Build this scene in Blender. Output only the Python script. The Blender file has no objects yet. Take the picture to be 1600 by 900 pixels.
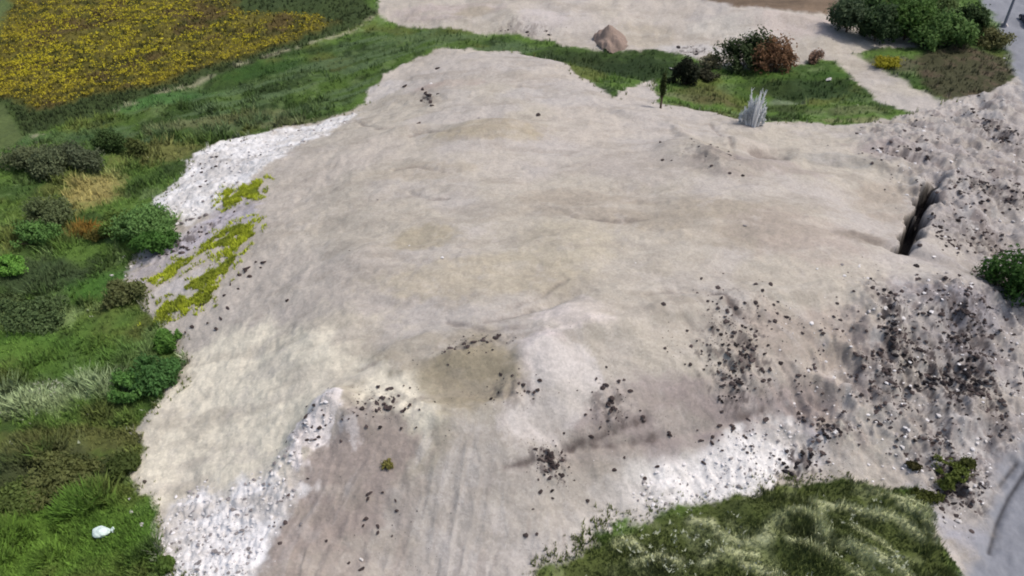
import bpy, math, random
import numpy as np
from mathutils import Vector

SC = bpy.context.scene
COL = SC.collection
random.seed(7)
RNG = np.random.default_rng(7)

# ------------------------------------------------------------------ camera
CAM_H, PITCH, HFOV = 45.0, math.radians(38.0), math.radians(65.0)
cam_data = bpy.data.cameras.new('camera')
cam_data.angle = HFOV
cam_data.clip_end = 12000
cam = bpy.data.objects.new('camera', cam_data)
COL.objects.link(cam)
cam.location = (0, 0, CAM_H)
cam.rotation_euler = (math.radians(90) - PITCH, 0, 0)
SC.camera = cam
SC.render.resolution_x, SC.render.resolution_y = 1024, 576

# ------------------------------------------------------------------ light
SUN_EL, SUN_AZ = 61.0, 88.0        # azimuth clockwise from +Y (the view direction): from the right
world = bpy.data.worlds.new('World')
SC.world = world
world.use_nodes = True
wn = world.node_tree.nodes
bg = wn['Background']
sky = wn.new('ShaderNodeTexSky')
sky.sky_type = 'NISHITA'
sky.sun_disc = False
sky.sun_elevation = math.radians(SUN_EL)
sky.sun_rotation = math.radians(SUN_AZ)
sky.dust_density = 4.0
sky.air_density = 1.0
world.node_tree.links.new(sky.outputs[0], bg.inputs[0])
bg.inputs[1].default_value = 0.145
sun_data = bpy.data.lights.new('sun', 'SUN')
sun_data.energy = 2.0
sun_data.angle = math.radians(2.0)
sun_data.color = (1.0, 0.965, 0.92)
sun = bpy.data.objects.new('sun', sun_data)
COL.objects.link(sun)
el, az = math.radians(SUN_EL), math.radians(SUN_AZ)
to_sun = Vector((math.sin(az) * math.cos(el), math.cos(az) * math.cos(el), math.sin(el)))
sun.rotation_euler = (-to_sun).to_track_quat('-Z', 'Y').to_euler()
SC.view_settings.view_transform = 'Standard'
SC.view_settings.look = 'None'
SC.view_settings.exposure = 0.10
SC.view_settings.gamma = 1.0
SC.cycles.filter_width = 1.9
SC.cycles.max_bounces = 6

# ------------------------------------------------------------------ noise
def _hash(ix, iy, seed):
    n = (ix.astype(np.int64) * 374761393 + iy.astype(np.int64) * 668265263 + seed * 1442695041) & 0xffffffff
    n = ((n ^ (n >> 13)) * 1274126177) & 0xffffffff
    n = n ^ (n >> 16)
    return (n & 0xffffff) / float(0xffffff)
def vnoise(x, y, seed=0):
    ix, iy = np.floor(x), np.floor(y)
    fx, fy = x - ix, y - iy
    fx, fy = fx * fx * fx * (fx * (fx * 6 - 15) + 10), fy * fy * fy * (fy * (fy * 6 - 15) + 10)
    a, b = _hash(ix, iy, seed), _hash(ix + 1, iy, seed)
    c, d = _hash(ix, iy + 1, seed), _hash(ix + 1, iy + 1, seed)
    return (a + (b - a) * fx) * (1 - fy) + (c + (d - c) * fx) * fy
def fbm(x, y, scale, octv=4, seed=0, gain=0.5):
    """noise in -1..1, feature size = scale metres"""
    s, amp, tot, f = 0.0, 1.0, 0.0, 1.0 / scale
    for o in range(octv):
        c, sn = math.cos(0.7 * o + 0.3), math.sin(0.7 * o + 0.3)
        s = s + amp * (vnoise((x * c - y * sn) * f + 17.3 * o, (x * sn + y * c) * f + 9.1 * o, seed + o * 31) * 2 - 1)
        tot += amp
        amp *= gain
        f *= 2.03
    return s / tot * 1.5
def sm(e0, e1, x):
    t = np.clip((x - e0) / (e1 - e0), 0, 1)
    return t * t * (3 - 2 * t)
def lin(c):
    c = np.array(c, float) / 255.0
    return np.where(c <= 0.04045, c / 12.92, ((c + 0.055) / 1.055) ** 2.4)
GAIN = 1.22                          # how bright flat ground of base colour 1 comes out
def alb(r, g, b, k=1.0):             # base colour that shows as this sRGB colour on open flat ground
    return lin((r, g, b)) / GAIN * k

# ------------------------------------------------------------------ surveying: from the photograph to the ground
FPX = 800.0 / math.tan(HFOV / 2)
cp, sp = math.cos(PITCH), math.sin(PITCH)
def ray(px, py):
    a, b = (np.asarray(px, float) - 800) / FPX, (450 - np.asarray(py, float)) / FPX
    return a, cp + b * sp, -sp + b * cp
def on_level(px, py, z):
    dx, dy, dz = ray(px, py)
    t = (np.asarray(z, float) - CAM_H) / dz
    return dx * t, dy * t

CTRL = [  # px, py, height of the ground there
 (-150,-20,0),(0,20,0),(0,100,0),(200,100,0),(400,20,0),(200,180,0),(100,270,0),(0,400,0),(150,400,0),(-250,500,0),(0,600,0),(180,540,0),(0,850,0),
 (160,850,0),(-250,900,0),(100,1000,0),(250,1000,0),(400,130,0),(560,60,0),(300,220,0),(520,120,0),(640,55,0),(150,650,0),(150,740,0),
 (240,300,.15),(205,420,.2),(275,545,.3),(225,640,.3),(212,730,.3),(250,850,.3),(280,920,.3),(450,205,.3),(560,165,.5),(640,100,.6),(690,76,.6),(320,240,.2),
 (330,310,1.3),(400,270,2.4),(330,400,2.2),(300,480,1.6),(430,360,4.2),(430,470,4.3),(480,280,4.0),(560,230,4.2),
 (330,600,1.7),(420,560,3.8),(330,700,1.5),(480,560,5.2),(520,630,5.0),(460,700,3.6),(300,800,.8),(430,810,2.0),(400,890,1.2),(350,860,.8),
 (600,640,5.6),(700,600,6.3),(820,560,6.8),(560,740,3.6),(700,720,4.3),(600,880,1.2),(800,700,4.4),(850,890,.3),(700,980,.3),(500,980,.5),(950,820,.25),(800,820,1.5),
 (1000,650,4.3),(1000,750,1.5),(900,760,2.0),(1100,770,.4),(1250,740,.4),(1100,680,2.5),(1200,600,4.3),(1200,670,2.3),(1350,650,2.3),(1430,710,1.0),(1350,750,.4),
 (700,300,6.6),(900,300,6.8),(700,450,7.2),(900,430,7.5),(1100,400,7.3),(1300,380,6.4),(1400,420,5.8),(1500,440,4.8),(1100,300,6.7),(1250,300,6.0),
 (600,400,6.8),(550,300,5.5),(620,200,4.0),(760,180,5.0),(900,200,5.4),(760,100,2.6),(680,115,2.0),(860,100,2.5),(960,150,2.8),(1060,172,3.2),(1150,200,3.6),(1250,225,3.5),(1350,250,3.8),
 (1100,480,7.1),(1250,470,6.4),(1000,510,7.2),(880,500,7.5),(1050,560,6.2),(1200,530,5.9),(1350,520,5.3),(1500,540,3.6),(1570,480,3.0),(1590,600,1.6),(1590,300,2.6),
 (1500,300,3.6),(1480,370,4.4),(1500,240,2.8),(1380,330,4.6),(1590,180,1.0),
 (1100,130,0),(1250,130,0),(950,110,0),(1180,165,.2),(1300,170,.4),(1380,190,1.2),(1000,122,0),(850,72,0),(760,62,0),
 (1330,90,0),(1420,150,.4),(1480,180,1.0),(1500,110,.6),(1590,100,0),(1595,20,0),(1700,200,0),(1750,400,.5),(1700,650,.2),(1800,900,0),
 (1570,760,.15),(1595,850,0),(1520,890,0),(1500,740,.5),(1150,850,.5),(1300,800,.8),(1300,900,.5),(1450,820,.4),(1100,980,.2),(1500,980,0),
 (650,0,.5),(800,30,1.2),(955,40,.6),(1060,30,.4),(1200,70,.2),(1150,5,1.8),(1250,2,1.6),(1400,60,0),(1400,20,.2),(1540,40,0),(700,45,.5),(900,60,.2),
]
_c = np.array(CTRL, float)
_cx, _cy = on_level(_c[:, 0], _c[:, 1], _c[:, 2])
_cz = _c[:, 2]
far = []
for ang in range(0, 360, 20):
    far.append((280 * math.cos(math.radians(ang)), 70 + 280 * math.sin(math.radians(ang)), 0))
far = np.array(far, float)
_cx = np.concatenate([_cx, far[:, 0]]); _cy = np.concatenate([_cy, far[:, 1]]); _cz = np.concatenate([_cz, far[:, 2]])
def _phi(r2): return np.sqrt(r2 + 2.5)
_A = _phi((_cx[:, None] - _cx) ** 2 + (_cy[:, None] - _cy) ** 2) + np.eye(len(_cx)) * -0.25
_W = np.linalg.solve(_A, _cz)
def h0(x, y):
    x, y = np.asarray(x, float), np.asarray(y, float)
    s = np.zeros(np.broadcast(x, y).shape)
    for i in range(len(_cx)):
        s += _W[i] * _phi((x - _cx[i]) ** 2 + (y - _cy[i]) ** 2)
    return s * (1 - sm(170, 260, np.hypot(x, y - 70)))
def at0(px, py):
    """where the line of sight through a point of the photograph meets the ground"""
    px, py = np.atleast_1d(np.asarray(px, float)), np.atleast_1d(np.asarray(py, float))
    dx, dy, dz = ray(px, py)
    zs = np.linspace(9.0, -1.5, 60)
    hit = np.full(px.shape, -1.5); prev = None; done = np.zeros(px.shape, bool)
    for z in zs:
        t = (z - CAM_H) / dz
        g = h0(dx * t, dy * t) - z
        if prev is not None:
            new = (~done) & (g >= 0)
            zz = zp + (z - zp) * (-gp) / np.where(g - gp == 0, 1, g - gp)
            hit[new] = zz[new]; done |= new
        prev = True; gp, zp = g, z
    t = (hit - CAM_H) / dz
    return dx * t, dy * t
def world_poly(pts):
    p = np.array(pts, float)
    x, y = at0(p[:, 0], p[:, 1])
    return np.stack([x, y], 1)
def poly_sd(x, y, P):
    """signed distance in metres, positive inside"""
    d2 = np.full(x.shape, 1e12); ins = np.zeros(x.shape, bool)
    n = len(P)
    for i in range(n):
        ax, ay = P[i]; bx, by = P[(i + 1) % n]
        ex, ey = bx - ax, by - ay
        t = np.clip(((x - ax) * ex + (y - ay) * ey) / (ex * ex + ey * ey + 1e-9), 0, 1)
        d2 = np.minimum(d2, (x - ax - t * ex) ** 2 + (y - ay - t * ey) ** 2)
        c = ((ay > y) != (by > y)) & (x < (bx - ax) * (y - ay) / (by - ay + 1e-12) + ax)
        ins ^= c
    d = np.sqrt(d2)
    return np.where(ins, d, -d)
def line_d(x, y, P):
    d2 = np.full(x.shape, 1e12)
    for i in range(len(P) - 1):
        ax, ay = P[i]; bx, by = P[i + 1]
        ex, ey = bx - ax, by - ay
        t = np.clip(((x - ax) * ex + (y - ay) * ey) / (ex * ex + ey * ey + 1e-9), 0, 1)
        d2 = np.minimum(d2, (x - ax - t * ex) ** 2 + (y - ay - t * ey) ** 2)
    return np.sqrt(d2)

# ------------------------------------------------------------------ the regions of the ground
R_MOUND = world_poly([(690,76),(745,80),(800,80),(850,92),(885,102),(905,122),(935,138),(960,152),(990,135),(1022,120),(1022,140),(1030,158),(1075,168),(1110,172),(1150,188),(1190,190),(1250,190),(1330,196),
  (1400,185),(1440,172),(1470,160),(1540,150),(1590,125),(1640,150),(1700,300),(1690,560),(1680,640),(1660,720),(1630,800),(1590,900),(1570,985),(1500,985),(1500,900),(1470,850),(1450,800),(1430,772),(1380,758),(1310,748),(1250,758),
  (1180,772),(1110,784),(1060,792),(1020,798),(1010,815),(960,826),(935,838),(940,850),(900,868),(850,884),(800,915),(700,985),(300,985),(265,895),(238,838),(245,800),(228,770),(208,740),(222,705),(216,668),(235,640),(262,615),(288,592),
  (280,560),(262,535),(245,505),(225,480),(215,455),(198,425),(215,400),(245,375),(275,350),(262,330),(240,318),(262,290),(285,268),(300,238),(345,218),(400,208),(450,196),(500,188),(530,178),(565,160),(575,140),(610,112),(650,92)])
R_BACK = world_poly([(592,12),(600,-40),(1300,-40),(1310,15),(1300,28),(1340,38),(1400,52),(1442,66),(1430,76),(1370,74),(1330,82),(1345,110),(1390,140),(1430,165),(1380,165),(1345,130),(1310,100),(1280,96),(1240,104),(1205,108),
  (1160,108),(1090,96),(1040,82),(950,80),(900,76),(850,62),(790,52),(700,48),(640,42),(600,30)])
R_TRACK = world_poly([(1300,84),(1330,80),(1360,98),(1400,118),(1440,142),(1490,172),(1540,205),(1500,215),(1440,190),(1400,168),(1350,130),(1310,105)])
R_FIELD = world_poly([(35,-30),(8,38),(-80,120),(-80,150),(8,165),(35,210),(60,206),(130,186),(215,160),(330,122),(430,90),(500,64),(560,40),(590,20),(575,5),(540,-30)])
R_YELLOW = world_poly([(25,-20),(8,45),(-60,120),(-60,150),(5,155),(60,170),(150,150),(260,130),(330,105),(400,84),(470,62),(518,42),(500,20),(440,22),(380,18),(340,-10),(340,-40),(40,-40)])
R_ROAD = world_poly([(1515,-30),(1540,12),(1562,40),(1572,70),(1585,105),(1600,150),(1640,260),(1690,420),(1680,560),(1630,630),(1598,680),(1566,740),(1540,800),(1524,850),(1512,900),(1500,990),(1900,1000),(2100,600),(1900,200),(1750,-30)])
R_LAWN = world_poly([(-100,-40),(35,-30),(8,38),(-80,120)])
R_LAWN2 = world_poly([(-120,150),(8,160),(38,212),(15,235),(-100,260)])
R_GRASSPIT = world_poly([(1425,95),(1450,82),(1500,75),(1560,85),(1585,110),(1580,140),(1550,160),(1500,165),(1460,150),(1440,130)])

ZONES = [  # outline, colour, strength, edge softness
 ([(288,592),(280,560),(340,520),(420,490),(520,530),(600,560),(650,590),(690,640),(660,680),(600,650),(560,610),(520,610),(470,680),(440,720),(395,745),(335,765),(300,760),(262,795),(228,770),(208,740),(222,705),(216,668),(235,640)],(228,220,200),.98,1.0),
 ([(650,590),(690,545),(750,535),(810,560),(818,600),(790,640),(740,655),(690,640)],(157,147,124),.75,.7),
 ([(470,770),(480,720),(520,690),(560,660),(620,640),(645,680),(625,760),(590,820),(560,900),(520,985),(385,985),(400,900),(430,830)],(160,148,140),.85,.5),
 ([(890,705),(960,640),(1100,618),(1250,600),(1330,620),(1320,650),(1200,662),(1080,690),(980,725),(900,760),(840,740)],(157,146,141),.75,1.0),
 ([(1330,210),(1480,180),(1600,130),(1640,300),(1620,700),(1520,800),(1440,760),(1380,700),(1330,640),(1340,540),(1370,450),(1500,445),(1400,390),(1440,290),(1400,250)],(172,166,163),.75,2.0),
 ([(1470,450),(1540,450),(1560,520),(1545,600),(1490,640),(1450,600),(1440,540)],(140,136,142),.6,1.0),
 ([(238,838),(262,800),(275,775),(300,760),(320,742),(335,765),(355,772),(375,752),(395,745),(415,740),(440,715),(455,755),(468,765),(448,800),(420,850),(395,900),(375,985),(300,985),(265,895)],(240,237,235),1.0,.6),
 ([(440,730),(452,700),(475,668),(500,635),(520,615),(534,628),(530,655),(505,680),(482,705),(468,745)],(238,230,226),.95,.25),
 ([(535,670),(548,662),(558,675),(552,692),(545,684)],(208,200,196),.8,.2),
 ([(240,312),(262,290),(285,268),(300,238),(345,218),(400,208),(500,190),(565,170),(510,212),(450,238),(412,268),(372,292),(345,312),(330,335),(290,360),(262,345)],(232,230,228),1.0,.5),
 ([(350,326),(410,318),(395,345),(340,360),(270,415),(225,440),(215,430),(270,390)],(186,180,186),.85,.4),
 ([(230,462),(280,440),(345,410),(330,430),(290,455),(240,490)],(196,190,186),.8,.3),
 ([(1000,745),(1040,722),(1100,708),(1150,683),(1200,668),(1248,672),(1262,690),(1240,722),(1215,752),(1180,772),(1110,784),(1015,802),(985,780)],(236,232,228),.95,.6),
 ([(960,735),(1000,720),(1010,800),(940,840),(900,860),(890,800)],(214,208,200),.7,1.0),
 ([(826,500),(862,476),(915,468),(922,500),(910,526),(870,522)],(214,204,197),.95,.35),
 ([(815,562),(832,546),(900,530),(930,560),(945,600),(900,650),(850,690),(785,692),(792,645),(822,610)],(206,199,193),.9,.35),
 ([(1075,640),(1110,690),(1060,712),(1010,700)],(150,140,136),.5,.6)]
ZONES = [(world_poly(z[0]), z[1], z[2], z[3]) for z in ZONES]
R_RIGHT = world_poly([(1330,200),(1600,120),(1620,700),(1520,800),(1380,740),(1180,680),(1280,520),(1350,440),(1550,440),(1400,300)])
ARCS = [[(1190,850),(1200,828),(1222,812),(1250,812),(1278,830)],[(1270,790),(1330,800),(1390,815),(1440,845)],[(1275,840),(1330,862),(1390,890),(1420,910)],[(1230,852),(1280,870),(1340,905)],[(1280,790),(1282,805),(1275,822)],[(1130,840),(1160,850),(1200,848)],
 [(1080,815),(1110,820),(1120,835)],[(990,880),(1030,872),(1060,880)],[(1330,830),(1370,850),(1400,880)],[(1100,880),(1130,862),(1180,868)],[(1400,800),(1440,820),(1462,850)],[(1360,775),(1400,790),(1450,800)],[(1160,880),(1200,895),(1240,915)],[(960,850),(985,845),(1000,860)]]
ARCS = [world_poly(p) for p in ARCS]
def edge(x, y, s=1.0):
    return fbm(x, y, 3.5, 4, 5, 0.6) * 0.55 * s + fbm(x, y, 0.9, 3, 9, .7) * 0.34 * s
# creek-like shadow step on the right part of the heap
STEP = world_poly([(1470,286),(1448,300),(1442,330),(1424,350),(1412,388)])
STEP_HALF = world_poly([(1468,278),(1455,300),(1440,325),(1422,352),(1408,392),(1450,402),(1520,428),(1545,400),(1560,330),(1530,270)])
LEDGE = world_poly([(1330,362),(1400,388),(1450,405),(1520,428)])
LIP = world_poly([(450,715),(480,670),(520,628),(560,650),(640,632),(700,650),(790,632),(812,570),(860,535),(960,512),(1060,478),(1180,466),(1300,450)])
LIP2 = world_poly([(985,178),(1050,190),(1085,230),(1130,275),(1200,262),(1260,240),(1330,250),(1400,262)])
def gauss(x, y, px, py, rx, ry, rot=0):
    cx, cy = GC[(px, py)]
    a = math.radians(rot); dx, dy = x - cx, y - cy
    u, v = dx * math.cos(a) + dy * math.sin(a), -dx * math.sin(a) + dy * math.cos(a)
    return np.exp(-(u / rx) ** 2 - (v / ry) ** 2)
GC = {}
def need(lst):
    a = np.array(lst, float)
    x, y = at0(a[:, 0], a[:, 1])
    for k, (u, v) in enumerate(lst): GC[(u, v)] = (x[k], y[k])
# lumps and hollows: px, py, radius x, radius y, rotation, height
BUMPS = [(770,205,5.0,3.0,0,.7),(770,185,5.0,1.2,0,-.5),(640,205,2.5,1.0,20,.5),(700,150,3,1.2,0,.4),(1200,240,2.0,1.6,0,-.8),(1110,255,3,3,0,.5),(1160,225,2.2,1.6,0,.6),
  (1060,235,2.0,3.2,0,.5),(1000,300,4,2,0,-.3),(640,370,3,2,0,-.35),(560,400,3,1.6,20,.3),(880,390,3.5,3,0,.3),(860,470,3.0,.8,25,-.45),(900,492,2.2,1.5,0,.5),(860,585,2.2,2.6,0,.45),(740,560,3.4,1.2,10,.4),
  (730,600,3.0,1.6,0,-.4),(560,560,3,1.2,20,-.3),(520,640,1.4,1.0,30,.5),(555,665,1.2,1.0,0,.35),(640,540,3,1,15,.3),(1300,280,5,3,0,.25),(1500,480,3,3,0,.5),(1480,590,3,2,0,-.5),(1360,480,1.6,2.0,0,.6),
  (1320,720,2,1.5,0,.3),(955,520,2,1,0,.2),(1120,160,2,2,0,.4),(820,120,3,2,0,.3),(1180,30,7,2,0,.7),(800,25,5,3,0,.5),(1560,300,3,4,0,.5),(1380,230,3,2,0,.4),(1150,800,1.6,.8,0,.4),(1240,820,2.4,.9,-20,.5),(1350,860,3,1.0,-35,.5),
  (1400,800,3,1.0,-30,.4),(1250,870,3,.7,-35,.4),(90,270,5,2,15,-.4),(60,470,4,1.5,10,-.4),(150,620,3,1.5,0,.4),(60,760,4,1.5,15,-.3),(1500,640,2,1.4,0,.4)]
need([(b[0], b[1]) for b in BUMPS])
DEBRIS = [(1155,565,3.0,2.6,0,.8),(1390,510,1.2,3.6,-8,.95),(1500,510,2.6,3,0,.9),(1500,590,2.6,2.6,0,1.0),(1440,590,2.6,2.4,0,.9),(955,635,1.2,1.2,0,.7),(860,722,1.2,1.0,0,.85),(1150,500,2,3,0,.3),(1370,600,2.0,2,0,.6),(1520,375,4,2.4,0,.6),(1540,310,4,2,-20,.7),(1560,210,2.4,4,0,.7),
 (1420,245,2.6,1.2,0,.7),(600,630,2.4,1,0,.4),(1300,672,1.2,.8,0,1.0),(1250,725,1.5,.9,40,1.0),(1500,770,1.8,1.6,0,.9),(1450,700,2,1.6,0,.6),(1560,680,1,2,0,.6),(670,155,.7,1.8,20,.8),(300,372,4.5,.7,40,.7),(270,395,3,.7,40,.6),(340,255,6,3,10,.25),(820,50,4,2.5,0,.5),(1085,80,2.2,2,0,.8),
 (1110,250,2.6,3,0,.35),(1520,750,1.2,1,0,.9),(1470,640,3,1.2,0,.6),(1380,475,1.6,.8,0,.5),(1180,490,3,2,0,.25),(800,620,1.6,1,0,.4),(740,545,3,.8,10,.35),(1555,440,1.4,1.0,0,.9),(480,690,1.2,1.5,30,.4)]
need([(b[0], b[1]) for b in DEBRIS])
FRONT = [(640,800,7,6),(780,850,7,4),(1240,560,7,5),(1150,480,6,3),(560,860,6,5),(1350,640,6,4)]
need([(b[0], b[1]) for b in FRONT])
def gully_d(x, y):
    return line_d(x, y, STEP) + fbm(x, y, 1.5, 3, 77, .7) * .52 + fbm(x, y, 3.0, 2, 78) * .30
def radial(x, y):
    qx, qy = TOPC
    dx, dy = x - qx, y - qy
    r = np.hypot(dx, dy)
    wob = fbm(x, y, 5, 2, 41) * .9
    return np.arctan2(dx, -dy) * 34 + wob, r
TOPC = [float(v[0]) for v in at0(860, 330)]
def front_w(x, y):
    w = np.zeros(np.broadcast(x, y).shape)
    for q in FRONT: w = np.maximum(w, gauss(x, y, *q))
    return sm(.1, .8, w)
RUTS = [world_poly(p) for p in ([(790,730),(860,715),(900,695),(960,672),(1010,650)],[(880,700),(980,690),(1060,672),(1120,660),(1190,640)],[(1060,450),(1130,462),(1150,490)],
  [(1548,860),(1560,815),(1578,775),(1604,735)],[(1536,800),(1556,765),(1590,722)],[(1600,200),(1590,230),(1580,300)],[(615,266),(650,262),(690,270)],[(640,300),(670,312),(700,310)],[(800,478),(840,462),(885,438)],[(760,505),(800,495),(830,480)],[(560,575),(600,560),(660,548),(720,552)],[(850,320),(900,340),(950,345),(1010,342)],[(640,212),(665,205),(700,212)],[(1010,460),(1060,452),(1110,455)],[(1110,190),(1140,225),(1150,260)],[(700,505),(760,520),(830,515)],[(560,190),(590,205),(625,200)])]
def H(x, y, fine=True):
    """height of the ground, everything included"""
    x, y = np.asarray(x, float), np.asarray(y, float)
    z = h0(x, y)
    near = 1 - sm(150, 240, np.hypot(x, y - 70))
    m = sm(-1.0, 1.0, MOUND_SD(x, y))
    for b in BUMPS: z = z + b[5] * 1.6 * gauss(x, y, *b[:5])
    z = z + .42 * np.exp(-((line_d(x, y, LIP) + fbm(x, y, 2.2, 3, 79) * .5) / .85) ** 2) + .5 * np.exp(-((line_d(x, y, LIP2) + fbm(x, y, 2.2, 3, 80) * .5) / 1.2) ** 2)
    # a gully, open and steep-sided, carved deep for its dark shade, with a heap thrown up on its right
    d = gully_d(x, y); sd = poly_sd(x, y, STEP_HALF)
    z = z + .8 * sm(-.2, .9, sd) * np.exp(-(d / 3.0) ** 2) * sm(.5, 1.2, d)
    z = z - 3.0 * sm(.68, .25, d)
    d = line_d(x, y, LEDGE); z = z - .28 * np.exp(-(d / .35) ** 2)
    for r in RUTS: z = z - .16 * np.exp(-(line_d(x, y, r) / .28) ** 2)
    flat = sm(4.6, 6.4, z)                            # the smooth top of the heap
    rough = m * (1 - flat * .65)
    z = z + near * (fbm(x, y, 16, 3, 3) * .25 + m * fbm(x, y, 6.5, 4, 12) * (.20 + .12 * (1 - flat)) + (1 - m) * (fbm(x, y, 5, 3, 15) * .28 + fbm(x, y, 1.7, 2, 16) * .12))
    z = z + rough * (fbm(x, y, 1.6, 3, 21, .6) * .10)
    # rain channels running down parts of the front face
    fr = front_w(x, y)
    th, rr = radial(x, y)
    z = z - m * fr * (1 - flat) * np.abs(fbm(th, rr * .22, 1.3, 3, 40)) * .15
    # rough tipped ground on the right and in the white stone flanks
    rg = sm(-2, 3, poly_sd(x, y, R_RIGHT))
    z = z + m * rg * ((.5 - np.abs(fbm(x, y, 3.2, 4, 45, .6))) * 1.15 + np.abs(fbm(x, y, 1.2, 3, 46, .65)) * .28)
    wt = np.zeros(z.shape)
    for (P, rgb, k, soft) in ZONES:
        if min(rgb) > 224: wt = np.maximum(wt, sm(-.2, .4, poly_sd(x, y, P)))
    z = z + m * wt * (np.abs(fbm(x, y, .9, 3, 47, .7)) * .26)
    # wrinkles and tracks left by the machines on the top
    z = z + m * flat * ((.4 - np.abs(fbm(x * .6, y * 1.3, 3.0, 4, 48, .6))) * .30)
    ar = np.zeros(z.shape)
    for P in ARCS: ar = np.maximum(ar, np.exp(-((line_d(x, y, P)) / .5) ** 2))
    z = z + (1 - m) * ar * .32
    # tipped lumps where debris lies
    db = np.zeros(z.shape)
    for q in DEBRIS: db = np.maximum(db, q[5] * gauss(x, y, *q[:5]))
    z = z + m * db * (np.abs(fbm(x, y, 1.1, 3, 43, .6)) * .55 + fbm(x, y, .5, 2, 44) * .12)
    if fine: z = z + rough * fbm(x, y, .45, 2, 33) * .035 + (1 - m) * near * fbm(x, y, .5, 2, 34) * .04
    z = z - .12 * sm(-.6, .8, poly_sd(x, y, R_ROAD)) * near
    return z
_mb = (R_MOUND.min(0) - 3, R_MOUND.max(0) + 3)
def MOUND_SD(x, y):
    s = np.full(np.broadcast(x, y).shape, -5.0)
    i = (x > _mb[0][0]) & (x < _mb[1][0]) & (y > _mb[0][1]) & (y < _mb[1][1])
    s[i] = poly_sd(x[i], y[i], R_MOUND)
    return s
def at(px, py):
    """as at0, on the finished ground; returns x, y, z arrays"""
    px, py = np.atleast_1d(np.asarray(px, float)), np.atleast_1d(np.asarray(py, float))
    x, y = at0(px, py)
    dx, dy, dz = ray(px, py)
    for _ in range(4):
        z = H(x, y); t = (z - CAM_H) / dz
        x, y = x * .4 + dx * t * .6, y * .4 + dy * t * .6
    return x, y, H(x, y)

# ------------------------------------------------------------------ the ground mesh
def row_positions():
    ys = [22.0]
    while ys[-1] < 175:
        s2 = ys[-1] ** 2 + CAM_H ** 2
        ys.append(ys[-1] + 1.25 * s2 / (CAM_H * 804) * 1.0)
    back = [22 - .5 * 1.35 ** k for k in range(1, 20)]
    fwd = [ys[-1] + 1.2 * 1.22 ** k for k in range(1, 38)]
    return np.array(sorted(back) + ys + fwd)
Y = row_positions()
u_in = np.linspace(-1.28, 1.28, 1060)
u_out = 1.28 + .003 * 1.28 ** np.arange(1, 34)
U = np.concatenate([-u_out[::-1], u_in, u_out])
Wd = np.tan(HFOV / 2) * (np.maximum(Y, 20) * cp + CAM_H * sp)
GX = U[None, :] * Wd[:, None]
GY = np.repeat(Y[:, None], len(U), 1)
nr, nc = GX.shape
X1, Y1 = GX.ravel(), GY.ravel()
Z1 = H(X1, Y1)

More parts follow.
